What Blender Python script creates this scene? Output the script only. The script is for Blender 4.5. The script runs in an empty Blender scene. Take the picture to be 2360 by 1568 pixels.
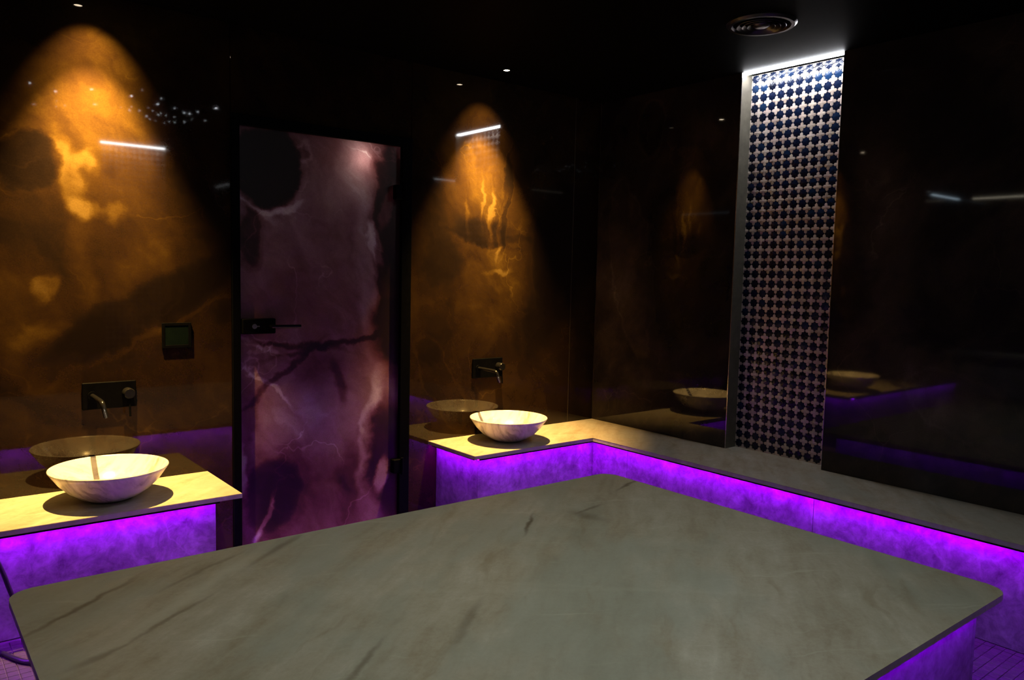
import bpy, bmesh, math, random
from mathutils import Vector, Matrix
random.seed(7)
S = bpy.context.scene
COL = S.collection
PI = math.pi

# ------------------------------------------------------------------ camera
def make_camera():
    yaw, pit, rol, f = -0.6785, -0.0846, 0.0226, 1809.5
    F = Vector((math.sin(-yaw)*math.cos(pit), math.cos(yaw)*math.cos(pit), math.sin(pit)))
    R = Vector((math.cos(yaw), math.sin(yaw), 0))
    U = R.cross(F)
    R2 = R*math.cos(rol)+U*math.sin(rol)
    U2 = -R*math.sin(rol)+U*math.cos(rol)
    cam = bpy.data.cameras.new('camera'); o = bpy.data.objects.new('camera', cam); COL.objects.link(o)
    m = Matrix.Identity(4)
    for i in range(3):
        m[i][0] = R2[i]; m[i][1] = U2[i]; m[i][2] = -F[i]
    m[0][3], m[1][3], m[2][3] = -3.6429, -3.6597, 1.3647
    o.matrix_world = m
    cam.sensor_width = 36; cam.lens = 36*f/2360; cam.clip_start = .01
    S.camera = o
make_camera()

# ------------------------------------------------------------------ world, exposure
w = bpy.data.worlds.new('world'); S.world = w; w.use_nodes = True
w.node_tree.nodes['Background'].inputs[0].default_value = (0.01, 0.01, 0.012, 1)
w.node_tree.nodes['Background'].inputs[1].default_value = 0.05
S.view_settings.view_transform = 'Standard'
S.view_settings.look = 'None'
S.view_settings.gamma = 1
S.view_settings.use_curve_mapping = False
S.view_settings.exposure = 0.0

# light levels of the room's own lamps
BASIN_W = 1050.0; BASIN_C = (1.0, 0.58, 0.15); BASIN_ANG = math.radians(60); WASH_W = 40.0; WASH_ANG = math.radians(70)
PIN_W = 8.6;      PIN_C = (0.93, 1.0, 0.93);   PIN_ANG = math.radians(112)
VIOLET = (0.29, 0.000, 1.0); VIOLET_L = 195.0
NICHE_L = 100.0;   NICHE_C = (0.93, 0.96, 1.0)
CEIL = 2.465; H = .42

# ------------------------------------------------------------------ node helpers
class NT:
    def __init__(s, name):
        s.m = bpy.data.materials.new(name); s.m.use_nodes = True
        s.t = s.m.node_tree; s.n = s.t.nodes; s.l = s.t.links
        s.b = s.n['Principled BSDF']; s.out = s.n['Material Output']
    def new(s, typ, **kw):
        nd = s.n.new(typ)
        for k, v in kw.items(): setattr(nd, k, v)
        return nd
    def put(s, sock, v):
        if isinstance(v, bpy.types.NodeSocket): s.l.new(v, sock)
        else: sock.default_value = v
    def math(s, op, a, b=0.0, c=0.0, clamp=False):
        nd = s.new('ShaderNodeMath', operation=op, use_clamp=clamp)
        s.put(nd.inputs[0], a); s.put(nd.inputs[1], b); s.put(nd.inputs[2], c)
        return nd.outputs[0]
    def vmath(s, op, a, b=(0, 0, 0)):
        nd = s.new('ShaderNodeVectorMath', operation=op)
        s.put(nd.inputs[0], a); s.put(nd.inputs[1], b)
        return nd.outputs['Value' if op == 'LENGTH' else 'Vector']
    def vscale(s, a, k):
        nd = s.new('ShaderNodeVectorMath', operation='SCALE')
        s.put(nd.inputs[0], a); s.put(nd.inputs[3], k); return nd.outputs[0]
    def noise(s, vec, scale, detail=4, rough=.5, out='Fac', dist=0.0):
        nd = s.new('ShaderNodeTexNoise'); s.put(nd.inputs['Vector'], vec)
        nd.inputs['Scale'].default_value = scale; nd.inputs['Detail'].default_value = detail
        nd.inputs['Roughness'].default_value = rough; nd.inputs['Distortion'].default_value = dist
        return nd.outputs[out]
    def maprange(s, v, a, b, c=0.0, d=1.0, smooth=True):
        nd = s.new('ShaderNodeMapRange', interpolation_type='SMOOTHSTEP' if smooth else 'LINEAR')
        s.put(nd.inputs[0], v)
        for i, x in enumerate((a, b, c, d)): s.put(nd.inputs[i+1], x)
        return nd.outputs[0]
    def ramp(s, v, stops, mode='LINEAR'):
        nd = s.new('ShaderNodeValToRGB'); cr = nd.color_ramp; cr.interpolation = mode
        while len(cr.elements) < len(stops): cr.elements.new(.5)
        for e, (p, c) in zip(cr.elements, stops):
            e.position = p; e.color = (*c, 1)
        s.put(nd.inputs[0], v); return nd.outputs[0]
    def mix(s, f, a, b, blend='MIX'):
        nd = s.new('ShaderNodeMix', data_type='RGBA', blend_type=blend)
        s.put(nd.inputs[0], f)
        for sk, v in ((nd.inputs[6], a), (nd.inputs[7], b)):
            if isinstance(v, tuple) and len(v) == 3: v = (*v, 1)
            s.put(sk, v)
        return nd.outputs[2]
    def pos(s): return s.new('ShaderNodeNewGeometry').outputs['Position']
    def mapping(s, v, loc=(0, 0, 0), rot=(0, 0, 0), scale=(1, 1, 1), typ='TEXTURE'):
        nd = s.new('ShaderNodeMapping', vector_type=typ); s.put(nd.inputs[0], v)
        nd.inputs[1].default_value = loc; nd.inputs[2].default_value = rot; nd.inputs[3].default_value = scale
        return nd.outputs[0]
    def set(s, **kw):
        names = dict(color='Base Color', rough='Roughness', metal='Metallic', ior='IOR', coat='Coat Weight',
                     emis='Emission Color', emstr='Emission Strength', spec='Specular IOR Level', normal='Normal')
        for k, v in kw.items():
            if isinstance(v, tuple) and len(v) == 3: v = (*v, 1)
            s.put(s.b.inputs[names[k]], v)
        return s
    def bump(s, h, strength=.2, dist=.002):
        nd = s.new('ShaderNodeBump'); s.put(nd.inputs['Height'], h)
        nd.inputs['Strength'].default_value = strength; nd.inputs['Distance'].default_value = dist
        return nd.outputs[0]

def plane_coords(t, axis):
    """2-D coordinates (along the wall, height) warped by noise"""
    p = t.pos()
    sep = t.new('ShaderNodeSeparateXYZ'); t.put(sep.inputs[0], p)
    c = t.new('ShaderNodeCombineXYZ')
    t.put(c.inputs[0], sep.outputs[axis]); t.put(c.inputs[1], sep.outputs[2]); c.inputs[2].default_value = 3.1*axis
    return c.outputs[0]

def warp(t, v, scale, amp, detail=3):
    n = t.noise(v, scale, detail, .55, 'Color')
    return t.vmath('ADD', v, t.vscale(t.vmath('SUBTRACT', n, (.5, .5, .5)), amp))

def blobs(t, v, val, feats):
    """feats: (cx, cz, rx, rz, angle_deg, soft, amount, rim_amount, rim_width)"""
    for cx, cz, rx, rz, ang, soft, amt, rim, rw in feats:
        m = t.mapping(v, (cx, cz, 0), (0, 0, math.radians(ang)), (rx, rz, 1000))
        d = t.vmath('LENGTH', m)
        if amt:
            val = t.math('ADD', val, t.maprange(d, 1-soft, 1+soft, amt, 0))
        if rim:
            r = t.math('SUBTRACT', 1.0, t.math('DIVIDE', t.math('ABSOLUTE', t.math('SUBTRACT', d, 1.0)), rw), clamp=True)
            val = t.math('ADD', val, t.math('MULTIPLY', r, rim))
    return val

def onyx(name, axis, stops, feats, rough=.035, base_amp=1.0, bias=0.0, sub=None, seed=0.0):
    t = NT(name)
    v = plane_coords(t, axis)
    vs = t.vmath('ADD', v, (seed, seed*.7, seed))
    big = warp(t, vs, 1.3, .9, 4)
    n = t.noise(big, 1.5, 8, .58)
    n = t.math('ADD', t.math('MULTIPLY', t.math('SUBTRACT', n, .5), 1.7*base_amp), .42+bias)
    flow = t.noise(t.mapping(warp(t, vs, 2.2, .5, 5), scale=(.35, 1.1, 1), rot=(0, 0, .6)), 4.0, 7, .6)
    n = t.math('ADD', n, t.math('MULTIPLY', t.math('SUBTRACT', flow, .5), .45))
    wv = warp(t, warp(t, v, 3.0, .10, 2), 7.5, .13, 6)
    n = blobs(t, wv, n, feats)
    vo = t.new('ShaderNodeTexVoronoi', feature='DISTANCE_TO_EDGE'); t.put(vo.inputs['Vector'], warp(t, vs, 3, .5, 4))
    vo.inputs['Scale'].default_value = 2.3
    crack = t.maprange(vo.outputs['Distance'], 0.0, .018, .16, 0)
    n = t.math('ADD', n, t.math('MULTIPLY', crack, t.maprange(t.noise(vs, 2.5, 2), .45, .6)))
    col = t.ramp(n, stops)
    grain = t.noise(v, 160, 2, .6)
    col = t.mix(t.maprange(grain, .3, .7, .0, .16), col, (0.0, 0.0, 0.0))
    t.set(color=col, rough=rough, ior=1.37 if not sub else 1.45)
    if sub: sub(t, col, v)
    return t.m

AMBER = [(0.0, (.0065, .0042, .0036)), (.20, (.0095, .0058, .0042)), (.42, (.017, .0090, .0045)), (.60, (.027, .0145, .0050)),
         (.78, (.048, .027, .0065)), (1.0, (.10, .063, .017))]
BROWN = [(0.0, (.010, .0085, .009)), (.25, (.019, .015, .014)), (.45, (.036, .026, .021)), (.65, (.058, .041, .030)),
         (.85, (.10, .075, .055)), (1.0, (.20, .16, .12))]
ROSE = [(0.0, (.010, .0022, .003)), (.18, (.030, .007, .009)), (.34, (.085, .022, .028)), (.52, (.165, .062, .080)),
        (.72, (.29, .155, .195)), (1.0, (.58, .46, .52))]

featsA = [  # left panel
    (-3.17, 1.78, .13, .13, 0, .35, -.38, .22, .22), (-3.03, 1.74, .05, .16, 15, .5, .35, 0, 0),
    (-2.95, 1.80, .05, .04, 0, .6, .35, 0, 0), (-2.97, 1.60, .055, .05, 0, .6, .40, 0, 0), (-2.85, 1.585, .05, .05, 30, .6, .35, 0, 0),
    (-2.99, 1.36, .05, .22, 5, .6, .20, 0, 0), (-3.00, 1.95, .20, .16, 0, .7, .18, 0, 0), (-2.90, 1.95, .30, .30, 0, .8, .10, 0, 0),
    (-2.73, 1.19, .50, .085, 30, .35, -.34, .0, .1), (-3.02, .98, .16, .14, 20, .5, -.22, 0, 0),
    (-2.67, 1.10, .42, .012, 27, .6, .17, 0, 0), (-2.66, .86, .30, .26, 10, .5, .13, 0, 0),
    (-3.13, 1.27, .03, .05, -35, .5, .35, 0, 0), (-3.16, 1.08, .09, .05, 20, .6, .26, 0, 0),
    (-3.1, .75, .25, .05, -35, .5, -.2, 0, 0),
    # right panel
    (-.93, 1.86, .17, .26, 0, .5, .20, 0, 0), (-.93, 1.60, .19, .055, -6, .6, -.42, 0, 0), (-1.02, 1.67, .10, .10, 0, .6, -.16, 0, 0),
    (-.93, 1.545, .22, .016, -10, .7, -.30, 0, 0), (-.76, 1.78, .040, .36, -8, .4, -.20, .18, .25), (-.70, 1.56, .14, .02, 12, .6, -.2, 0, 0),
    (-.86, 1.68, .016, .15, -5, .6, .36, 0, 0), (-.80, 1.64, .014, .16, -8, .6, .30, 0, 0), (-1.03, 1.66, .012, .12, 6, .6, .22, 0, 0), (-.93, 1.75, .012, .14, 0, .6, .2, 0, 0),
    (-.86, 1.24, .24, .26, 0, .35, .26, 0, 0), (-.80, 1.38, .10, .015, 10, .6, .25, 0, 0),
    (-.30, 1.55, .26, .42, -8, .3, -.32, .12, .06), (-.42, 1.15, .12, .35, -20, .4, -.22, 0, 0),
    (-.30, 1.24, .04, .08, -20, .5, .42, 0, 0), (-1.25, 1.3, .16, .5, 10, .6, -.10, 0, 0),
    (-.9, .9, .35, .2, 0, .6, .1, 0, 0), (-1.2, .75, .10, .30, 30, .2, 0, .13, .10),
]
featsB = [(-.42, 2.25, .12, .16, 0, .25, -.1, .22, .12), (-.30, 1.45, .16, .55, -12, .35, .18, .14, .08), (-.10, 1.10, .14, .35, 0, .4, .18, 0, 0),
          (-.24, .80, .10, .3, -25, .5, .15, 0, 0), (-.75, 1.5, .3, .5, 10, .5, -.2, 0, 0), (-1.9, 1.5, .12, .5, -10, .6, .22, 0, 0),
          (-2.3, .8, .3, .14, 25, .6, .2, .1, .1)]
featsD = [(-2.20, 1.84, .175, .215, 0, .16, -.62, .30, .17), (-2.27, 1.66, .14, .025, -38, .5, .30, 0, 0), (-2.11, 1.64, .10, .02, 25, .5, .24, 0, 0),
          (-2.02, 1.93, .05, .05, 0, .5, -.12, .22, .4), (-2.27, 1.50, .075, .13, 0, .35, -.40, .08, .15), (-1.88, 1.45, .30, .50, -6, .5, .06, 0, 0),
          (-1.70, 1.86, .12, .16, 0, .5, .10, 0, 0), (-1.67, 1.30, .05, .40, 4, .6, .20, 0, 0),
          (-1.50, 1.45, .12, .62, 4, .22, -.42, .10, .10), (-1.61, 1.50, .035, .10, 15, .4, .42, 0, 0), (-1.54, 1.70, .03, .12, -15, .5, .30, 0, 0),
          (-1.50, 1.05, .16, .16, 0, .4, -.30, 0, 0), (-1.72, 1.02, .42, .016, 12, .7, -.40, 0, 0), (-2.05, .99, .22, .014, -6, .7, -.36, 0, 0),
          (-2.25, 1.00, .18, .012, -25, .5, .20, 0, 0), (-2.20, .80, .16, .012, -42, .5, .24, 0, 0), (-2.13, .84, .25, .018, 38, .5, -.32, 0, 0),
          (-1.90, .83, .12, .18, 35, .6, -.16, 0, 0), (-1.85, .62, .32, .20, 10, .6, .30, 0, 0), (-2.30, .62, .04, .20, 0, .5, -.2, 0, 0),
          (-1.82, .78, .03, .12, 15, .5, -.25, 0, 0),
          (-1.52, .36, .13, .32, 8, .25, -.44, .0, .1), (-1.64, .56, .035, .30, -8, .6, .30, 0, 0), (-1.57, .27, .03, .09, -12, .5, .60, 0, 0),
          (-2.17, .25, .16, .20, -20, .35, -.40, .12, .15), (-2.31, .38, .02, .13, 0, .5, .42, 0, 0), (-2.22, .12, .02, .14, -25, .5, .45, 0, 0),
          (-2.02, .05, .20, .24, 0, .6, -.05, 0, 0), (-1.76, .18, .06, .25, 0, .6, -.18, 0, 0)]
M = {}
M['onyx_back'] = onyx('amber onyx slab', 0, AMBER, featsA, bias=-.03)
M['onyx_right'] = onyx('dark onyx slab', 1, BROWN, featsB, seed=4.0, bias=-.10)
M['onyx_other'] = onyx('brown onyx slab', 1, BROWN, [], seed=9.0)

def glass_sub(t, col, v):
    tr = t.new('ShaderNodeBsdfTranslucent'); t.put(tr.inputs[0], col)
    mx = t.new('ShaderNodeMixShader'); mx.inputs[0].default_value = .22
    t.l.new(t.b.outputs[0], mx.inputs[1]); t.l.new(tr.outputs[0], mx.inputs[2])
    t.l.new(mx.outputs[0], t.out.inputs[0])
M['door_glass'] = onyx('onyx printed satin glass', 0, ROSE, featsD, rough=.42, base_amp=.45, bias=.06, sub=glass_sub, seed=2.0)

def clear():
    t = NT('clear glass side')
    tr = t.new('ShaderNodeBsdfTransparent'); tr.inputs[0].default_value = (.88, .92, .90, 1)
    gl = t.new('ShaderNodeBsdfGlossy'); gl.inputs['Roughness'].default_value = .05
    mx = t.new('ShaderNodeMixShader'); mx.inputs[0].default_value = .05
    t.l.new(tr.outputs[0], mx.inputs[1]); t.l.new(gl.outputs[0], mx.inputs[2]); t.l.new(mx.outputs[0], t.out.inputs[0])
    return t.m
M['clear_glass'] = clear()

def quartzite(name, rough=.4, fascia=False, neutral=False):
    t = NT(name)
    p = t.pos()
    if fascia:
        a = t.noise(p, 9, 7, .65); b = t.noise(warp(t, p, 5, .2), 24, 5, .65)
        f = t.math('ADD', t.math('MULTIPLY', a, .5), t.math('MULTIPLY', b, .5))
        col = t.ramp(f, [(.34, (.070, .055, .062)), (.46, (.145, .125, .13)), (.56, (.215, .19, .195)), (.70, (.34, .32, .32))])
        vo = t.new('ShaderNodeTexVoronoi', feature='DISTANCE_TO_EDGE'); t.put(vo.inputs['Vector'], warp(t, p, 4, .35, 4)); vo.inputs['Scale'].default_value = 1.6
        vein = t.math('MULTIPLY', t.maprange(vo.outputs['Distance'], 0, .012, 1, 0), t.maprange(t.noise(p, 1.7, 1), .45, .6))
        col = t.mix(t.math('MULTIPLY', vein, .15), col, (.45, .42, .42))
        t.set(color=col, rough=rough)
        return t.m
    q = t.mapping(p, rot=(0, 0, math.radians(38)), scale=(1, 1, 1))
    qs = t.vmath('MULTIPLY', warp(t, q, 1.5, .25, 3), (.8, 4.2, 1.0))
    a = t.noise(qs, 1.6, 8, .62)
    b = t.noise(t.vmath('MULTIPLY', warp(t, q, 3.0, .12, 4), (2.0, 14.0, 3.0)), 1.8, 6, .62)
    c = t.noise(p, 9, 6, .65); d = t.noise(p, 70, 4, .7)
    f = t.math('ADD', t.math('MULTIPLY', a, .42), t.math('MULTIPLY', b, .30))
    f = t.math('ADD', f, t.math('MULTIPLY', c, .27)); f = t.math('ADD', f, t.math('MULTIPLY', d, .19))
    col = t.ramp(f, [(.40, (.27, .215, .155)), (.51, (.35, .29, .22)), (.58, (.40, .345, .275)), (.66, (.45, .395, .33)), (.75, (.53, .475, .41))])
    tint = t.noise(t.vmath('MULTIPLY', q, (1.2, 2.5, 1)), 1.3, 4, .6)
    col = t.mix(t.maprange(tint, .42, .62, 0, .55), col, (.33, .335, .295), 'MIX')
    br = t.noise(t.vmath('MULTIPLY', warp(t, q, 2.0, .3, 4), (1.0, 7.0, 2.0)), 2.1, 5, .55)
    col = t.mix(t.maprange(br, .58, .74, 0, .38), col, (.25, .18, .10))
    # fine pale and dark veins running across the slab
    q2 = t.mapping(warp(t, p, 2.5, .20, 4), rot=(0, 0, math.radians(-28)))
    vl = t.noise(t.vmath('MULTIPLY', q2, (1.3, 16.0, 1.0)), 1.7, 4, .6)
    col = t.mix(t.maprange(vl, .60, .74, 0, .35), col, (.56, .54, .46))
    sv = t.vmath('MULTIPLY', p, (1, 1, 0)); sv = warp(t, sv, 9, .045, 4)
    z = 0.0
    z = blobs(t, sv, z, [(-3.24, -1.29, .20, .009, 38, .8, .75, 0, 0), (-3.22, -1.30, .22, .03, 38, .9, .22, 0, 0), (-3.07, -1.51, .15, .008, 34, .8, .55, 0, 0), (-3.27, -1.63, .06, .012, 25, .8, .7, 0, 0),
                         (-2.77, -2.03, .11, .008, 37, .8, .65, 0, 0), (-1.755, -1.442, .10, .007, 43, .8, 1.0, 0, 0), (-1.02, -1.27, .10, .007, 22, .8, .9, 0, 0),
                         (-1.43, -1.44, .07, .008, 8, .8, .7, 0, 0), (-2.62, -1.16, .13, .012, 37, .8, .6, 0, 0), (-2.43, -1.99, .12, .014, 40, .8, .5, 0, 0),
                         (-2.9, -1.22, .15, .008, 30, .8, .5, 0, 0), (-1.5, -1.5, .03, .08, 10, .8, .5, 0, 0)])
    col = t.mix(t.math('MULTIPLY', z, .8, clamp=True), col, (.10, .065, .035))
    z2 = blobs(t, sv, 0.0, [(-2.96, -1.37, .33, .022, 39, .8, .6, 0, 0), (-2.2, -1.9, .5, .012, -35, .8, .12, 0, 0), (-1.9, -2.1, .5, .010, -42, .8, .12, 0, 0)])
    col = t.mix(z2, col, (.52, .49, .42))
    if neutral: col = t.mix(1.0, col, (.90, .955, .86), "MULTIPLY")
    t.set(color=col, rough=rough, ior=1.45, normal=t.bump(d, .06, .001))
    return t.m
M['stone'] = quartzite('honed quartzite', .46, neutral=True)
M['stone_bench'] = quartzite('polished quartzite bench', .22)
M['stone_fascia'] = quartzite('quartzite cladding', .35, True)

def simple(name, col, rough=.5, metal=0.0, ior=1.5, grain=None):
    t = NT(name)
    if grain:
        n = t.noise(t.pos(), grain, 5, .6)
        c = t.ramp(n, [(.3, tuple(x*.75 for x in col)), (.7, tuple(min(1, x*1.2) for x in col))])
        t.set(color=c, rough=rough, metal=metal, ior=ior)
    else:
        t.set(color=col, rough=rough, metal=metal, ior=ior)
    return t.m
def emit(name, col, strength):
    t = NT(name); t.set(color=(0, 0, 0), emis=col, emstr=strength, rough=.5); return t.m
M['joint'] = simple('joint filler', (.10, .08, .06), .6, grain=40)
M['ceiling'] = simple('black ceiling paint', (.0028, .0028, .0028), .6, 0, 1.06, grain=12)
M['black_metal'] = simple('matt black metal', (.0022, .0024, .003), .28, 0, 1.25, grain=60)
for k_ in ('black_metal',): M[k_].node_tree.nodes['Principled BSDF'].inputs['Specular IOR Level'].default_value = .02; M[k_].node_tree.nodes['Principled BSDF'].inputs['Roughness'].default_value = .42
M['black_gloss'] = simple('glossy black metal', (.006, .006, .007), .18, 0, 1.4, grain=60)
M['bright_metal'] = simple('brushed steel', (.75, .74, .72), .22, 1.0, grain=80)
M['vent'] = simple('dark lacquered diffuser metal', (.016, .016, .017), .30, 0, grain=50)
M['screen'] = simple('dark green glass screen', (.003, .006, .005), .14, 0, 1.3, grain=30)
M['screen'].node_tree.nodes['Principled BSDF'].inputs['Specular IOR Level'].default_value = .06
M['rubber'] = simple('black rubber hose', (.012, .011, .014), .28, grain=90)
M['reveal'] = simple('pale limestone reveal', (.09, .08, .062), .42, grain=25)
M['trim'] = simple('dull bronze joint profile', (.035, .027, .016), .4, grain=40)
M['grout'] = simple('dark grout', (.020, .018, .018), .8, grain=90)
M['floor_tile'] = simple('mosaic floor tile', (.050, .038, .042), .35, grain=35)
M['floor_grout'] = simple('pale floor grout', (.11, .09, .095), .7, grain=60)
M['white_stone'] = simple('white marble block', (.60, .60, .57), .4, grain=6)
M['violet'] = emit('violet led strip', VIOLET, VIOLET_L)
M['violet_back'] = emit('violet led strip facing the door', (.40, 0, 1.0), VIOLET_L*1.9)
M['violet_low'] = emit('violet platform led strip', (0.24, 0, 1.0), VIOLET_L*.5)
M['rear_led'] = emit('white led panel rear', NICHE_C, 95)
M['niche_led'] = emit('white led panel', NICHE_C, NICHE_L)
M['blue_led'] = emit('cool white led strip', (.65, .85, 1.0), 14)
M['warm_led'] = emit('warm white led strip', (1.0, .9, .68), 10)
M['lens'] = emit('warm spotlight lens', (1.0, .80, .55), 40)
M['pin_lens'] = emit('pinspot lens', (.95, .97, 1.0), 200)
M['star'] = emit('fibre optic point', (.85, .93, 1.0), 60)
M['bulb'] = emit('frosted lamp globe', (1.0, .87, .62), 60)

def marble():
    t = NT('veined white marble')
    tc = t.new('ShaderNodeTexCoord').outputs['Object']
    q = t.mapping(warp(t, tc, 5, .12, 4), rot=(.3, .9, .5))
    f = t.noise(t.vmath('MULTIPLY', q, (2, 14, 5)), 1.6, 5, .6)
    col = t.ramp(f, [(.34, (.30, .27, .29)), (.44, (.55, .52, .53)), (.56, (.72, .70, .68)), (.75, (.80, .79, .76))])
    t.set(color=col, rough=.22); return t.m
M['marble'] = marble()

def glaze(name, base, island):
    t = NT(name)
    r = t.new('ShaderNodeNewGeometry').outputs['Random Per Island'] if island else t.new('ShaderNodeObjectInfo').outputs['Random']
    if base == 'blue':
        col = t.ramp(r, [(0, (.0004, .0015, .007)), (.35, (.0008, .006, .026)), (.7, (.0005, .003, .014)), (1, (.0025, .016, .050))])
    else:
        col = t.ramp(r, [(0, (.38, .30, .25)), (.4, (.52, .44, .375)), (.75, (.47, .36, .32)), (1, (.58, .50, .42))])
    n = t.noise(t.pos(), 120, 4, .6)
    col = t.mix(t.maprange(n, .35, .65, 0, .3), col, (.02, .02, .04) if base == 'blue' else (.28, .21, .18))
    t.set(color=col, rough=.20 if base == 'blue' else .28, normal=t.bump(n, .35, .001), spec=.28 if base == 'blue' else .5); return t.m
for isl in (0, 1):
    M['blue%d' % isl] = glaze('navy glaze', 'blue', isl)
    M['cream%d' % isl] = glaze('ivory glaze', 'cream', isl)

# ------------------------------------------------------------------ mesh helpers
WL = {}
def empty(name, loc, label=None, cat=None, group=None, kind=None):
    o = bpy.data.objects.new(name, None); COL.objects.link(o); o.location = loc; WL[o.name] = Vector(loc)
    o.empty_display_size = .1
    return tag(o, label, cat, group, kind)
def tag(o, label=None, cat=None, group=None, kind=None):
    for k, v in (('label', label), ('category', cat), ('group', group), ('kind', kind)):
        if v: o[k] = v
    return o
def link(name, me, mat, parent=None, loc=(0, 0, 0)):
    o = bpy.data.objects.new(name, me); COL.objects.link(o)
    if mat:
        for m_ in (mat if isinstance(mat, (list, tuple)) else [mat]):
            if len(me.materials) < 8 and m_.name not in me.materials: me.materials.append(m_)
    WL[o.name] = Vector(loc)
    if parent is not None:
        o.parent = parent; o.location = Vector(loc) - WL[parent.name]
    else: o.location = loc
    return o
def obj(name, bm, mat, parent=None, origin=None, smooth=False, label=None):
    """bm in world coordinates; the object's origin goes to `origin` (default: the parent's)"""
    if origin is None: origin = WL[parent.name] if parent is not None else Vector((0, 0, 0))
    origin = Vector(origin)
    bmesh.ops.translate(bm, verts=bm.verts, vec=-origin)
    bmesh.ops.recalc_face_normals(bm, faces=bm.faces)
    me = bpy.data.meshes.new(name); bm.to_mesh(me); bm.free()
    if smooth:
        for p in me.polygons: p.use_smooth = True
        if smooth != 'all': me.set_sharp_from_angle(angle=math.radians(40))
    o = link(name, me, mat, parent, origin)
    if label: o['label'] = label
    return o
def BM(): return bmesh.new()
def box(bm, x0, x1, y0, y1, z0, z1, bev=0.0):
    c = bmesh.ops.create_cube(bm, size=1)
    bmesh.ops.scale(bm, vec=(abs(x1-x0), abs(y1-y0), abs(z1-z0)), verts=c['verts'])
    bmesh.ops.translate(bm, vec=((x0+x1)/2, (y0+y1)/2, (z0+z1)/2), verts=c['verts'])
    if bev:
        es = list({e for v in c['verts'] for e in v.link_edges})
        bmesh.ops.bevel(bm, geom=es, offset=bev, segments=1, affect='EDGES')
    return bm
def prism(bm, pts, z0, z1, bev=0.0):
    n = len(pts)
    lo = [bm.verts.new((x, y, z0)) for x, y in pts]; hi = [bm.verts.new((x, y, z1)) for x, y in pts]
    bm.faces.new(hi); bm.faces.new(lo[::-1])
    for i in range(n): bm.faces.new((lo[i], lo[(i+1) % n], hi[(i+1) % n], hi[i]))
    if bev:
        es = [e for e in bm.edges if abs(e.verts[0].co.z-e.verts[1].co.z) < 1e-6]
        bmesh.ops.bevel(bm, geom=es, offset=bev, segments=2, affect='EDGES')
    return bm
def tube(bm, path, r, seg=14, caps=True, smooth_path=0):
    pts = [Vector(p) for p in path]
    for _ in range(smooth_path):
        q = [pts[0]]
        for a, b in zip(pts, pts[1:]): q += [a.lerp(b, .25), a.lerp(b, .75)]
        pts = q + [pts[-1]]
    rings = []; up = Vector((0, 0, 1))
    rr = r if isinstance(r, (list, tuple)) else [r]*len(pts)
    if len(rr) != len(pts): rr = [rr[0]]*len(pts)
    for i, p in enumerate(pts):
        d = (pts[min(i+1, len(pts)-1)] - pts[max(i-1, 0)]).normalized()
        s = d.cross(up)
        if s.length < .05: s = d.cross(Vector((1, 0, 0)))
        s.normalize(); u = s.cross(d)
        rings.append([bm.verts.new(p + (s*math.cos(2*PI*k/seg)+u*math.sin(2*PI*k/seg))*rr[i]) for k in range(seg)])
    for a, b in zip(rings, rings[1:]):
        for k in range(seg): bm.faces.new((a[k], a[(k+1) % seg], b[(k+1) % seg], b[k]))
    if caps: bm.faces.new(rings[0][::-1]); bm.faces.new(rings[-1])
    return bm
def lathe(bm, prof, c, seg=48, close=False):
    rings = []
    for r, z in prof:
        if r < 1e-6: rings.append([bm.verts.new((c[0], c[1], c[2]+z))])
        else: rings.append([bm.verts.new((c[0]+r*math.cos(2*PI*k/seg), c[1]+r*math.sin(2*PI*k/seg), c[2]+z)) for k in range(seg)])
    pr = list(zip(rings, rings[1:])) + ([(rings[-1], rings[0])] if close else [])
    for a, b in pr:
        for k in range(seg):
            k2 = (k+1) % seg
            if len(a) == 1 and len(b) == 1: continue
            if len(a) == 1: bm.faces.new((a[0], b[k], b[k2]))
            elif len(b) == 1: bm.faces.new((a[k], a[k2], b[0]))
            else: bm.faces.new((a[k], a[k2], b[k2], b[k]))
    return bm

# ------------------------------------------------------------------ room shell
REAR = -4.25
def struct(name, bm, mat, **k): return tag(obj(name, bm, mat, **k), kind='structure')

# floor: dark bed, tiles picked out where the picture shows them
LX = -7.4
floor = struct('floor', box(BM(), LX-.1, .15, -5.7, 1.0, -.10, -.004), M['floor_grout'])
PT = .035
tile_bm = box(BM(), -PT/2+.0012, PT/2-.0012, -PT/2+.0012, PT/2-.0012, -.006, 0, .0008)
tile_me = bpy.data.meshes.new('floor_tile'); tile_bm.to_mesh(tile_me); tile_bm.free(); tile_me.materials.append(M['floor_tile'])
cells = []
ix = 0
def in_patch(x, y):
    return (-3.62 < x < -3.28 and -.80 < y < -.42) or (-.80 < x < -.42 and -2.95 < y < -2.55)
def covered(x, y):
    return (x > -.40) or (y > -.42 and x > -1.26) or (y > -.42 and x < -2.56) or (-3.28 < x < -1.05 and -2.70 < y < -1.18)
stuff = BM(); count = 0
def quick_box(verts, faces, x, y, s, z0, z1):
    b = len(verts)
    verts += [(x-s, y-s, z0), (x+s, y-s, z0), (x+s, y+s, z0), (x-s, y+s, z0), (x-s, y-s, z1), (x+s, y-s, z1), (x+s, y+s, z1), (x-s, y+s, z1)]
    faces += [(b+4, b+5, b+6, b+7), (b, b+1, b+5, b+4), (b+1, b+2, b+6, b+5), (b+2, b+3, b+7, b+6), (b+3, b, b+4, b+7)]
sv, sf = [], []
for i in range(int(4.5/PT)):
    for j in range(int(REAR/-PT)):
        x, y = -PT*(i+.5), -PT*(j+.5)
        if covered(x, y): continue
        if in_patch(x, y) and count < 300:
            link('tile', tile_me, None, floor, (x, y, 0)); count += 1
        else: quick_box(sv, sf, x, y, PT/2-.0012, -.004, 0)
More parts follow.
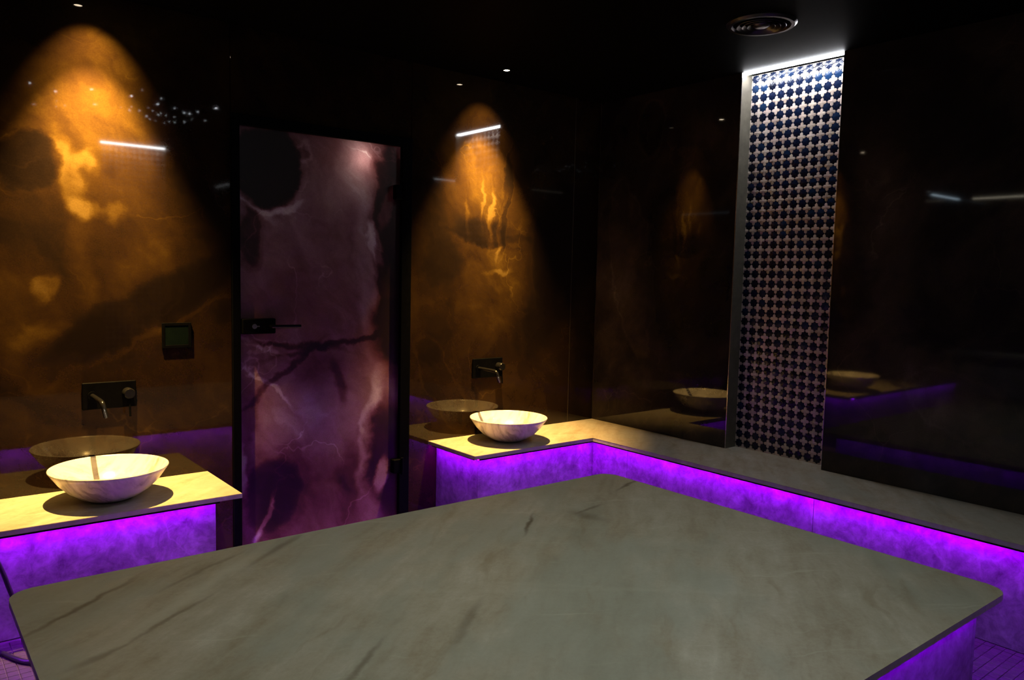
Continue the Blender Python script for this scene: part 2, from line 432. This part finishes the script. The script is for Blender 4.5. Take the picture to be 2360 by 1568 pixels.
me = bpy.data.meshes.new('floor_tiles'); me.from_pydata(sv, [], sf); me.materials.append(M['floor_tile'])
tag(link('floor_tiles', me, None, floor), kind='stuff')

ceiling = struct('ceiling', box(BM(), LX-.1, .25, -5.7, 1.0, CEIL, CEIL+.12), M['ceiling'])

def slab(wall, mat, axis, a0, a1, z0, z1, face, thick, j=.0015):
    """one facing panel; axis 0: runs along x, face at y=face; axis 1: runs along y, face at x=face"""
    f0, f1 = sorted((face, face+thick))
    bm = BM()
    if axis == 0: box(bm, a0+j, a1-j, f0, f1, z0, z1-.001, .0006)
    else: box(bm, f0, f1, a0+j, a1-j, z0, z1-.001, .0006)
    return obj('slab', bm, mat, wall)

# back wall (y = 0) with the door opening
DX0, DX1, DZ = -2.370, -1.409, 2.066
bm = BM()
box(bm, -4.72, DX0, .02, .14, 0, CEIL); box(bm, DX1, .12, .02, .14, 0, CEIL); box(bm, DX0, DX1, .02, .14, DZ, CEIL)
wall_back = struct('wall_back', bm, M['joint'])
for a0, a1 in ((-4.72, -3.57), (-3.57, DX0), (DX1, -.22), (-.22, 0)):
    slab(wall_back, M['onyx_back'], 0, a0, a1, 0, CEIL, 0, .02)
slab(wall_back, M['onyx_back'], 0, DX0, DX1, DZ, CEIL, 0, .02)
# lit edge trims at the panel joints
for x in (-.22,):
    struct_trim = obj('edge_trim', box(BM(), x-.0016, x+.0016, -.0012, .001, H, CEIL-.002), M['trim'], wall_back)

# right wall (x = 0) with the mosaic niche
NY0, NY1, ND = -1.0532, -1.6305, .095
bm = BM()
box(bm, .02, .12, NY0, .02, 0, CEIL); box(bm, .02, .12, REAR-.02, NY1, 0, CEIL); box(bm, .02, .12, NY1, NY0, 0, .39)
box(bm, .12, .20, REAR-.02, .02, 0, CEIL)
wall_right = struct('wall_right', bm, M['joint'])
for a0, a1 in ((NY0, 0), (-2.83, NY1), (REAR, -2.83)):
    slab(wall_right, M['onyx_right'], 1, a0, a1, 0, CEIL, 0, .02)
obj('edge_trim', box(BM(), -.0012, .002, -.0042, -.0012, H, CEIL-.002), M['trim'], wall_right)

# left, rear and recess walls, seen as reflections in the polished slabs
wl = struct('wall_left', box(BM(), LX-.12, LX-.02, -5.72, .95, 0, CEIL), M['joint'])
for a0, a1 in ((-5.6, -4.3), (-4.3, -3.0), (-3.0, -1.7), (-1.7, -.4), (-.4, .80)):
    slab(wl, M['onyx_other'], 1, a0, a1, 0, CEIL, LX, -.02)
wr = BM(); box(wr, LX-.12, -4.60, .82, .95, 0, CEIL); box(wr, -4.70, -4.60, .14, .82, 0, CEIL)
wrec = struct('wall_recess', wr, M['joint'])
for a0, a1 in ((LX, -6.57), (-6.57, -5.64), (-5.64, -4.72)):
    slab(wrec, M['onyx_other'], 0, a0, a1, 0, CEIL, .80, .02)
slab(wrec, M['onyx_other'], 1, .0, .80, 0, CEIL, -4.72, .02)
for x in (LX+.004, -6.57):
    obj('edge_trim', box(BM(), x-.003, x+.003, .794, .799, 0, CEIL-.02), M['bright_metal'], wrec)
RN = [(-2.06, -1.50), (-3.56, -3.00)]
bm = BM(); xs = [-5.5] + [v for a in sorted(RN) for v in a] + [.20]
for k in range(0, len(xs), 2): box(bm, xs[k], xs[k+1], REAR-.12, REAR-.02, 0, CEIL)
box(bm, -5.5, .20, REAR-.22, REAR-.12, 0, CEIL)
wall_rear = struct('wall_rear', bm, M['joint'])
for k in range(0, len(xs), 2):
    slab(wall_rear, M['onyx_other'], 0, xs[k], min(0, xs[k+1]), 0, CEIL, REAR, -.02)
bm = BM(); box(bm, LX-.12, -5.4, -5.72, -5.60, 0, CEIL); box(bm, -5.5, -5.38, -5.60, REAR-.22, 0, CEIL)
struct('wall_rear_bay', bm, M['onyx_other'])

# ------------------------------------------------------------------ star-and-cross mosaic
def star_pts(R):
    return [((R if k % 2 == 0 else R*.81)*math.cos(k*PI/8), (R if k % 2 == 0 else R*.81)*math.sin(k*PI/8)) for k in range(16)]
def cross_pts(p):
    R = p*.475; out = []
    for q in range(4):            # the four neighbouring stars, seen from the cross's centre
        ang = q*PI/2
        loc = [(R*.765*math.cos(PI/8), R*.765*math.sin(PI/8)), (R*.7071, R*.7071), (R*.765*math.sin(PI/8), R*.765*math.cos(PI/8)), (0, p*.5)]
        for x, y in loc:
            x, y = x-p/2, y-p/2
            out.append((x*math.cos(ang)-y*math.sin(ang), x*math.sin(ang)+y*math.cos(ang)))
    out.sort(key=lambda v: math.atan2(v[1], v[0]))
    k = .95
    return [(x*k, y*k) for x, y in out]
def tile_geo(pts, h=.0045, dome=.0022):
    """verts, faces of a domed glazed piece in (u, v, height)"""
    n = len(pts)
    v = [(x, y, 0) for x, y in pts] + [(x*.985, y*.985, h) for x, y in pts] + [(0, 0, h+dome)]
    f = [(i, (i+1) % n, n+(i+1) % n, n+i) for i in range(n)] + [(n+i, n+(i+1) % n, 2*n) for i in range(n)]
    return v, f
PITCH = (NY0-NY1)/11
ROWS = int(round((CEIL-H)/PITCH))
SG = tile_geo(star_pts(PITCH*.443)); CG = tile_geo(cross_pts(PITCH), dome=.0016)
def piece_mesh(name, geo, mat):
    me = bpy.data.meshes.new(name); me.from_pydata(geo[0], [], geo[1]); me.materials.append(mat); return me
def clip(v, lo, hi): return max(lo, min(hi, v))
def mosaic(niche, to_world, rot, individual):
    """to_world(u, v, h): u across 0..11 pitches, v up from the bench"""
    W = 11*PITCH; HT = CEIL-H-.004
    stars = [((i+.5)*PITCH, (j+.5)*PITCH) for j in range(ROWS) for i in range(11)]
    crosses = [(i*PITCH, j*PITCH) for j in range(ROWS+1) for i in range(12)]
    full = lambda u, v: (PITCH*.49 <= u <= W-PITCH*.49) and (PITCH*.49 <= v <= HT-PITCH*.40)
    for nm, lst, geo, mt in (('star_tile', stars, SG, 'blue'), ('cross_tile', crosses, CG, 'cream')):
        lim = 300 if individual else 0
        # the pieces that show largest are those at the near (right) end
        cand = [c for c in lst if full(*c)]
        cand.sort(key=lambda c: (-round(c[0]/PITCH*2), c[1]) if individual else 0)
        single = set(cand[:lim]); vs, fs = [], []
        me = piece_mesh(nm, geo, M[mt+'0']) if individual else None
        for (u, v) in lst:
            tx, ty = random.gauss(0, .022), random.gauss(0, .022)
            if (u, v) in single:
                o = link(nm, me, None, niche, to_world(u, v, 0))
                o.rotation_euler = (rot @ Matrix.Rotation(tx, 3, 'X') @ Matrix.Rotation(ty, 3, 'Y')).to_euler()
            else:
                b = len(vs)
                for x, y, h in geo[0]:
                    vs.append(tuple(to_world(clip(u+x, 0.0005, W-.0005), clip(v+y, 0.0005, HT-.001), h + (x*ty - y*tx) if h else 0)))
                fs += [tuple(b+i for i in f) for f in geo[1]]
        if vs:
            o0 = WL[niche.name]
            m2 = bpy.data.meshes.new(nm+'s'); m2.from_pydata([(a-o0.x, b_-o0.y, c-o0.z) for a, b_, c in vs], [], fs); m2.materials.append(M[mt+'1'])
            o = bpy.data.objects.new(nm+'s', m2); COL.objects.link(o); o.parent = niche; tag(o, kind='stuff')

niche = empty('wall_niche', (ND, (NY0+NY1)/2, H), 'tall lit niche lined with navy stars and ivory crosses in the right wall', 'niche')
obj('backing', box(BM(), ND, .12, NY1, NY0, H, CEIL-.001), M['grout'], niche)
R3 = Matrix(((0, 0, -1), (-1, 0, 0), (0, 1, 0)))   # columns: u -> -y, v -> z, normal -> -x
mosaic(niche, lambda u, v, h: Vector((ND-h, NY0-u, H+v)), R3, True)
obj('sill', box(BM(), -.0008, ND-.0005, NY1+.0035, NY0-.0045, H-.02, H, .0008), M['stone_bench'], niche)
obj('left_reveal', box(BM(), .0, ND-.0005, NY0-.004, NY0, H, CEIL-.001), M['reveal'], niche)
obj('right_reveal', box(BM(), .0, ND-.0005, NY1, NY1+.003, H, CEIL-.001), M['reveal'], niche)
for y in (NY0-.002, NY1+.0005):
    obj('edge_profile', box(BM(), -.002, .001, y-.0012, y+.0012, H, CEIL-.001), M['bright_metal'], niche)
obj('led_panel', box(BM(), .004, .034, NY1+.006, NY0-.006, CEIL-.010, CEIL-.001), M['niche_led'], niche)

rear_labels = ['mosaic niche in the rear wall, mirrored in the slabs left of the door', 'mosaic niche in the rear wall behind the camera']
for (a, b), lb in zip(RN, rear_labels):
    n2 = empty('wall_niche', ((a+b)/2, REAR-ND, H), lb, 'niche')
    obj('backing', box(BM(), a, b, REAR-.12, REAR-ND, 0, CEIL-.001), M['grout'], n2)
    sx = (b-a)/(11*PITCH)
    mosaic(n2, lambda u, v, h: Vector((b-u*sx, REAR-ND+h, H+v)), Matrix.Identity(3), False)
    obj('left_reveal', box(BM(), a, a+.004, REAR-ND+.0005, REAR, H, CEIL-.001), M['reveal'], n2)
    obj('right_reveal', box(BM(), b-.004, b, REAR-ND+.0005, REAR, H, CEIL-.001), M['reveal'], n2)
    obj('led_panel', box(BM(), a+.006, b-.006, REAR-.034, REAR-.004, CEIL-.010, CEIL-.001), M['rear_led'] if n2.name.endswith('001') else M['warm_led'], n2)

# ------------------------------------------------------------------ door
door = empty('door_1', ((DX0+DX1)/2, .02, 0), kind='structure')
bm = BM(); GX0, GX1, GZ = -2.332, -1.470, 2.018
box(bm, DX0, GX0, -.012, .06, 0, DZ, .002); box(bm, GX1, DX1, -.012, .06, 0, DZ, .002); box(bm, GX0, GX1, -.012, .06, GZ, DZ, .002)
obj('door_frame', bm, M['black_metal'], door)
gp = obj('glass_panel', box(BM(), GX0, GX1, .012, .020, 0.004, GZ), [M['door_glass'], M['clear_glass']], door)
for f_ in gp.data.polygons: f_.material_index = 0 if f_.normal.y < -.5 else 1
bm = box(BM(), -2.328, -2.167, -.022, .030, 1.052, 1.124, .004)
lock = obj('lock_case', bm, M['black_metal'], door)
obj('lever_handle', tube(tube(BM(), [(-2.19, -.020, 1.088), (-2.19, -.052, 1.088)], .010), [(-2.20, -.052, 1.088), (-2.055, -.052, 1.086)], .0085), M['black_gloss'], lock, smooth=True)
bm = tube(BM(), [(-2.272, -.021, 1.088), (-2.272, -.026, 1.088)], .012, 20); box(bm, -2.262, -2.248, -.026, -.022, 1.085, 1.091)
obj('keyhole', bm, M['bright_metal'], lock, smooth=True, label='small bright lock cylinder')
for z in (1.778, .307):
    hb = box(BM(), -1.512, -1.462, -.022, .030, z-.038, z+.038, .004)
    hg = obj('hinge', hb, M['black_metal'], door)
    obj('pin', tube(BM(), [(-1.462, -.026, z-.045), (-1.462, -.026, z+.045)], .008), M['black_metal'], hg, smooth=True)
# little lobby behind the satin glass, with its globe lamp
bm = BM(); box(bm, -2.7, -1.1, 1.05, 1.12, 0, CEIL); box(bm, -2.77, -2.70, .14, 1.12, 0, CEIL); box(bm, -1.10, -1.03, .14, 1.12, 0, CEIL); box(bm, -2.77, -1.03, .14, 1.12, CEIL, CEIL+.05)
struct('wall_lobby', bm, M['onyx_other'])
t = empty('globe_lamp', (-1.665, .12, 1.925), 'lamp glowing through the top right of the door glass', 'lamp')
obj('globe', lathe(BM(), [(.038*math.sin(PI*k/14), -.038*math.cos(PI*k/14)) for k in range(15)], (-1.685, .085, 1.935), 24), M['bulb'], t, smooth='all')
obj('stem', tube(BM(), [(-1.685, .085, 1.97), (-1.685, .085, CEIL)], .008), M['black_metal'], t, smooth=True)

# ------------------------------------------------------------------ benches
def panel(name, bm, root): return obj(name, bm, M['stone_fascia'], root)
TS = .020
bench = empty('stone_bench', (-.6, -.3, 0), 'L-shaped stone bench with violet underglow running along the right wall', 'bench')
W1, W2, L1 = .4484, .4322, 1.2811
pts = [(-L1, 0), (-L1, -W1), (-W2, -W1), (-W2, REAR+.002), (-.001, REAR+.002), (-.001, -.001)]
obj('seat_slab', prism(BM(), [(x, y-.001 if y == 0 else y) for x, y in pts], H-TS, H, .0012), M['stone_bench'], bench)
FY, FX = -.398, -.382
ZT = H-TS
panel('end_panel', box(BM(), -1.223, -1.203, FY+.0005, -.001, 0, ZT, .001), bench)
panel('front_panel', box(BM(), -1.222, FX+.02, FY-.0, FY-.0-.0+.02, 0, ZT, .0008), bench).location.z += 0
ys = [FY-.001, -.677, -1.817, -2.957, REAR+.002]
for a, b in zip(ys, ys[1:]):
    panel('front_panel', box(BM(), FX, FX+.02, b+.0012, a-.0012, 0, ZT, .0008), bench)
PROF = {}
def led(root, *segs, mat='violet'):
    """led strip in a channel under the slab edge: tall lip outwards, short lip towards the cladding"""
    for x0, x1, y0, y1 in segs:
        horiz = (x1-x0) > (y1-y0)
        key = (root.name, 'y' if horiz else 'x', round(y0 if horiz else x0, 3))
        side = PROF.get(key, -1)
        bm = BM()
        for lip, hgt in ((side, .0078), (-side, .0066)):
            if horiz:
                a, b = (y0-.002, y0) if lip < 0 else (y1, y1+.002)
                box(bm, x0, x1, a, b, ZT-hgt, ZT-.0005)
            else:
                a, b = (x0-.002, x0) if lip < 0 else (x1, x1+.002)
                box(bm, a, b, y0, y1, ZT-hgt, ZT-.0005)
        obj('led_profile', bm, M['black_metal'], root)
        obj('led_strip', box(BM(), x0, x1, y0, y1, ZT-.0062, ZT-.0005), M[mat], root, label='glowing violet strip under the slab edge')
led(bench, (-1.250, -.420, -.441, -.429), (-.425, -.413, REAR+.02, -.442), (-1.266, -1.254, -.425, -.02))

L2 = 2.4879
counter = empty('stone_counter', (-3.8, -.2, 0), 'stone bench with violet underglow left of the door, under the left basin', 'bench')
obj('seat_slab', prism(BM(), [(-4.70, -.001), (-4.70, -W1), (-L2, -W1), (-L2, -.001)], ZT, H, .0012), M['stone_bench'], counter)
fe = -2.581
panel('end_panel', box(BM(), fe-.02, fe, FY+.0205, -.001, 0, ZT, .001), counter)
for a, b in ((-3.75, fe), (-4.66, -3.75)):
    panel('front_panel', box(BM(), a+.001, b-.001, FY, FY+.02, 0, ZT, .0008), counter)
PROF[('stone_counter', 'x', -2.542)] = 1
led(counter, (-4.66, -2.58, -.441, -.429), (-2.542, -2.530, -.42, -.03))

# ------------------------------------------------------------------ platform
plat = empty('heated_stone_platform', (-2.165, -1.93, 0), 'large low stone slab platform with violet underglow in the middle of the room', 'platform')
px0, px1, py0, py1 = -3.392, -.943, -1.064, -2.800
def rounded(x0, x1, y1, y0, c, seg=5):
    out = []
    for cx, cy, a in ((x1-c, y0-c, 0), (x0+c, y0-c, PI/2), (x0+c, y1+c, PI), (x1-c, y1+c, 1.5*PI)):
        for k in range(seg+1): out.append((cx+c*math.cos(a+PI/2*k/seg), cy+c*math.sin(a+PI/2*k/seg)))
    return out
obj('top_slab', prism(BM(), rounded(px0, px1, py1, py0, .065), ZT, H, .0015), M['stone'], plat)
ins = .065
bx0, bx1, by0, by1 = px0+ins+.03, px1-ins, py0-ins-.03, py1+ins
panel('side_panel', box(BM(), bx0+.0205, bx1-.0205, by0-.02, by0, 0, ZT, .001), plat)
panel('side_panel', box(BM(), bx0+.0205, bx1-.0205, by1, by1+.02, 0, ZT, .001), plat)
panel('side_panel', box(BM(), bx0, bx0+.02, by1, by0, 0, ZT, .001), plat)
panel('side_panel', box(BM(), bx1-.02, bx1, by1, by0, 0, ZT, .001), plat)
PROF[(plat.name, 'y', round(by0+.038, 3))] = 1; PROF[(plat.name, 'x', round(bx1+.038, 3))] = 1
led(plat, (bx0, bx1, by0+.038, by0+.050), mat='violet_back')
led(plat, (bx0, bx1, by1-.050, by1-.038), (bx0-.050, bx0-.038, by1, by0), (bx1+.038, bx1+.050, by1, by0), mat='violet_low')

# ------------------------------------------------------------------ basins
def basin(cx, cy, label):
    R_, hh, b = .220, .133, .075
    outer = [(b*.80, 0), (b, .002), (.112, .018), (.152, .045), (.186, .080), (.210, .115), (R_, hh-.004), (R_-.001, hh)]
    inner = [(R_-.006, hh+.0005), (R_-.009, hh-.005), (.198, .108), (.172, .075), (.135, .042), (.090, .022), (.045, .013), (.024, .011)]
    t = empty('vessel_basin', (cx, cy, H), label, 'basin', 'marble bowls on the benches')
    bm = lathe(BM(), [(0, 0)] + outer + inner + [(0, .011)], (cx, cy, H+.0005), 72)
    obj('bowl', bm, M['marble'], t, smooth='all')
    obj('drain', lathe(BM(), [(0, .012), (.020, .012), (.022, .014), (.016, .017), (0, .018)], (cx, cy, H+.0005), 24), M['bright_metal'], t, smooth=True)
    return t
basin(-2.946, -.228, 'veined marble bowl basin on the left bench, beside the frame edge')
basin(-.888, -.228, 'veined marble bowl basin on the corner bench, right of the door')

def faucet(x0, x1, sx, slen, kx, label):
    t = empty('wall_faucet', ((x0+x1)/2, 0, .75), label, 'faucet', 'black wall taps above the basins')
    obj('mounting_plate', box(BM(), x0, x1, -.010, -.0005, .752, .867, .003), M['black_metal'], t)
    z = .812
    tip = [(sx, -.010, z), (sx, -slen*.5, z), (sx, -slen+.02, z), (sx, -slen, z-.006), (sx+.004, -slen-.008, z-.03), (sx+.010, -slen-.014, z-.060)]
    sp = obj('spout', tube(BM(), tip, .0095, 16, smooth_path=2), M['black_gloss'], t, smooth=True)
    obj('spout_collar', tube(BM(), [(sx, -.010, z), (sx, -.018, z)], .018, 24), M['black_metal'], sp, smooth=True)
    obj('spout_highlight', tube(BM(), [(sx+.0015, -slen-.0075, z-.018), (sx+.0035, -slen-.016, z-.040), (sx+.008, -slen-.0225, z-.062)], .0055, 12), M['bright_metal'], sp, smooth=True, label='bright strip laid on the spout bend as its highlight')  # bright strip stands in for the highlight on the black spout's bend
    kn = obj('control_knob', tube(BM(), [(kx, -.010, .815), (kx, -.048, .815), (kx, -.052, .815)], [.023, .023, .020], 28), M['black_gloss'], t, smooth=True)
    obj('lever_pin', tube(BM(), [(kx, -.042, .797), (kx, -.052, .718)], .0045, 10), M['black_metal'], kn, smooth=True)
    return t
faucet(-3.000, -2.790, -2.962, .205, -2.825, 'black wall tap with plate, spout and pin lever above the left basin')
faucet(-.987, -.768, -.948, .185, -.800, 'black wall tap with plate, spout and pin lever above the corner basin')

# ------------------------------------------------------------------ wall controller
t = empty('control_panel', (-2.615, 0, 1.0), 'square black control panel with dark glass screen left of the door', 'control panel')
bm = BM(); cx0, cx1, cz0, cz1 = -2.680, -2.555, 1.000, 1.112
box(bm, cx0, cx1, -.0045, -.0005, cz0, cz1, .0008)
obj('housing', bm, M['black_metal'], t)
bm = BM()
box(bm, cx0, cx0+.013, -.0075, -.0045, cz0, cz1, .001); box(bm, cx1-.013, cx1, -.0075, -.0045, cz0, cz1, .001)
box(bm, cx0+.013, cx1-.013, -.0075, -.0045, cz0, cz0+.013, .001); box(bm, cx0+.013, cx1-.013, -.0075, -.0045, cz1-.013, cz1, .001)
obj('bezel', bm, M['black_metal'], t)
obj('screen', box(BM(), cx0+.0135, cx1-.0135, -.0062, -.0045, cz0+.0135, cz1-.0135), M['screen'], t, label='dark greenish glass screen')

# ------------------------------------------------------------------ ceiling fixtures
def spot(loc, power, col, ang, blend, radius, parent, aim=(0, 0, -1)):
    l = bpy.data.lights.new('spot_light', 'SPOT'); l.energy = power; l.color = col; l.spot_size = ang; l.spot_blend = blend; l.shadow_soft_size = radius
    o = bpy.data.objects.new('spot_light', l); COL.objects.link(o)
    o.rotation_euler = Vector((0, 0, -1)).rotation_difference(Vector(aim)).to_euler()
    o.parent = parent; o.location = Vector(loc)-WL[parent.name]
    return o
def downlight(x, y, rr, lens, label, group, power, col, ang, blend, radius, wash=False):
    t = empty('ceiling_spotlight', (x, y, CEIL), label, 'spotlight', group)
    obj('trim_ring', lathe(BM(), [(rr, 0), (rr*1.9, 0), (rr*1.9, -.003), (rr*1.5, -.006), (rr, -.005)], (x, y, CEIL), 28, close=True), M['black_metal'], t, smooth=True)
    obj('lens', lathe(BM(), [(0, -.003), (rr*.97, -.003), (rr*.97, 0), (0, 0)], (x, y, CEIL), 24), lens, t)
    spot((x, y, CEIL-.02), power, col, ang, blend, radius, t, (0, .14, -.99) if wash else (0, 0, -1))
    if wash: spot((x, y, CEIL-.02), WASH_W*wash, col, WASH_ANG, 1.0, radius, t, (0, .46, -.888))
    return t
downlight(-.951, -.222, .017, M['lens'], 'small glowing ceiling spotlight above the corner basin', 'spotlights over the basins', BASIN_W, BASIN_C, BASIN_ANG, 1.0, .010, 1.0)
downlight(-2.942, -.205, .017, M['lens'], 'small ceiling spotlight above the left basin, mirrored at the top left', 'spotlights over the basins', BASIN_W, BASIN_C, BASIN_ANG, 1.0, .010, 2.0)
PINS = [(-2.72, -2.2), (-2.56, -1.96), (-2.44, -2.47), (-2.32, -1.99), (-2.12, -2.14), (-1.78, -1.98)]
PLACE = ['leftmost of six in the mirrored cluster', 'second from the left, at the front row', 'third from the left, nearest the camera', 'fourth from the left in the cluster',
         'fifth from the left, beside the star points', 'rightmost of six, nearest the right wall']
for (x, y), pl in zip(PINS, PLACE):
    downlight(x, y, .010, M['pin_lens'], 'tiny white ceiling pinspot over the platform, '+pl, 'pinspots over the platform', PIN_W, PIN_C, PIN_ANG, 1.0, .02)
STARS = [(-2.23, -2.38), (-2.21, -2.52), (-2.15, -1.94), (-2.08, -2.42), (-1.99, -2.21), (-1.89, -2.33), (-1.85, -2.34), (-1.68, -2.53), (-1.77, -2.56), (-1.9, -2.54),
         (-1.88, -2.87), (-1.96, -2.81), (-2.01, -2.48), (-2.15, -2.49), (-2.31, -1.76), (-2.59, -2.67), (-2.63, -2.77), (-2.66, -2.55), (-2.76, -2.8), (-2.88, -2.06),
         (-2.13, -2.34), (-2.06, -2.67), (-1.96, -2.53), (-1.87, -2.78), (-1.83, -2.78), (-1.83, -2.22), (-1.78, -2.71), (-2.28, -2.46), (-2.01, -2.78), (-2.01, -2.55)]
sb = lathe(BM(), [(0, -.004), (.0022, -.003), (.003, 0)], (0, 0, 0), 8)
star_me = bpy.data.meshes.new('star_point'); sb.to_mesh(star_me); sb.free(); star_me.materials.append(M['star'])
for x, y in STARS:
    s_ = link('star_point', star_me, None, ceiling, (x, y, CEIL)); k = random.choice((.6, .8, 1, 1.3)); s_.scale = (k, k, k)

# round diffuser
vc = (-.634, -1.594, CEIL)
t = empty('ceiling_vent', vc, 'round dark ceiling air diffuser with concentric rings near the lit niche', 'vent')
obj('outer_ring', lathe(BM(), [(.122, .0), (.148, 0), (.148, -.004), (.138, -.013), (.124, -.013), (.118, -.004)], vc, 64, close=True), M['vent'], t, smooth=True)
for r in (.098, .076, .054):
    obj('cone_ring', lathe(BM(), [(r-.009, -.004), (r+.004, -.016), (r+.006, -.014), (r-.007, -.001)], vc, 56, close=True), M['vent'], t, smooth=True)
obj('centre_disc', lathe(BM(), [(0, -.016), (.030, -.015), (.036, -.010), (.034, -.002), (0, -.002)], vc, 40), M['vent'], t, smooth=True)
bm = BM(); box(bm, vc[0]-.118, vc[0]+.118, vc[1]-.004, vc[1]+.004, CEIL-.003, CEIL-.0005); box(bm, vc[0]-.004, vc[0]+.004, vc[1]-.118, vc[1]+.118, CEIL-.003, CEIL-.0005)
obj('cross_bar', bm, M['vent'], t)

# ------------------------------------------------------------------ hose
hp = [(-4.30, -.12, H+.0095), (-3.75, -.16, H+.0095), (-3.50, -.38, H+.016), (-3.425, -.470, H+.022), (-3.385, -.478, .375), (-3.352, -.485, .32), (-3.318, -.49, .19), (-3.275, -.50, .075), (-3.235, -.54, .014), (-3.215, -.61, .009), (-3.245, -.665, .009), (-3.29, -.656, .009), (-3.335, -.575, .009), (-3.365, -.49, .009), (-3.45, -.455, .009), (-3.80, -.52, .009)]
hose = obj('water_hose', tube(BM(), hp, .008, 12, smooth_path=3), M['rubber'], origin=(-3.3, -.65, 0), smooth=True)
tag(hose, 'black rubber hose hanging over the left bench down to the floor', 'hose')

# ------------------------------------------------------------------ far left side, seen only in reflections
t = empty('led_line', (-6.98, .77, CEIL), 'cool white light line on the ceiling of the left recess, seen mirrored at right', 'light')
obj('strip', box(BM(), -7.38, -6.59, .775, .795, CEIL-.012, CEIL-.001), M['blue_led'], t)
t = empty('led_line', (-7.38, -.2, CEIL), 'warm white light line along the top of the left wall, mirrored at right', 'light')
obj('strip', box(BM(), LX+.002, LX+.014, -1.2, .62, CEIL-.012, CEIL-.001), M['warm_led'], t)
t = empty('led_line', (-7.38, -4.8, CEIL), 'white light line on the left wall near the rear corner', 'light')
obj('strip', box(BM(), LX+.002, LX+.018, -5.35, -4.3, CEIL-.012, CEIL-.001), M['blue_led'], t)
t = empty('stone_block', (-7.1, -.3, 0), 'pale marble bench block by the far left wall, seen mirrored at right', 'bench')
obj('seat', box(BM(), LX+.005, -6.85, -1.6, .62, .47, .52, .004), M['white_stone'], t)
obj('base', box(BM(), LX+.005, -6.88, -1.57, .59, 0, .469, .004), M['white_stone'], t)
downlight(-6.3, -.7, .02, M['pin_lens'], 'added ceiling spotlight to brighten the pale block by the far left wall', None, 60, (1, .97, .9), math.radians(80), .8, .02)  # added lamp, put in only to brighten the mirrored pale block
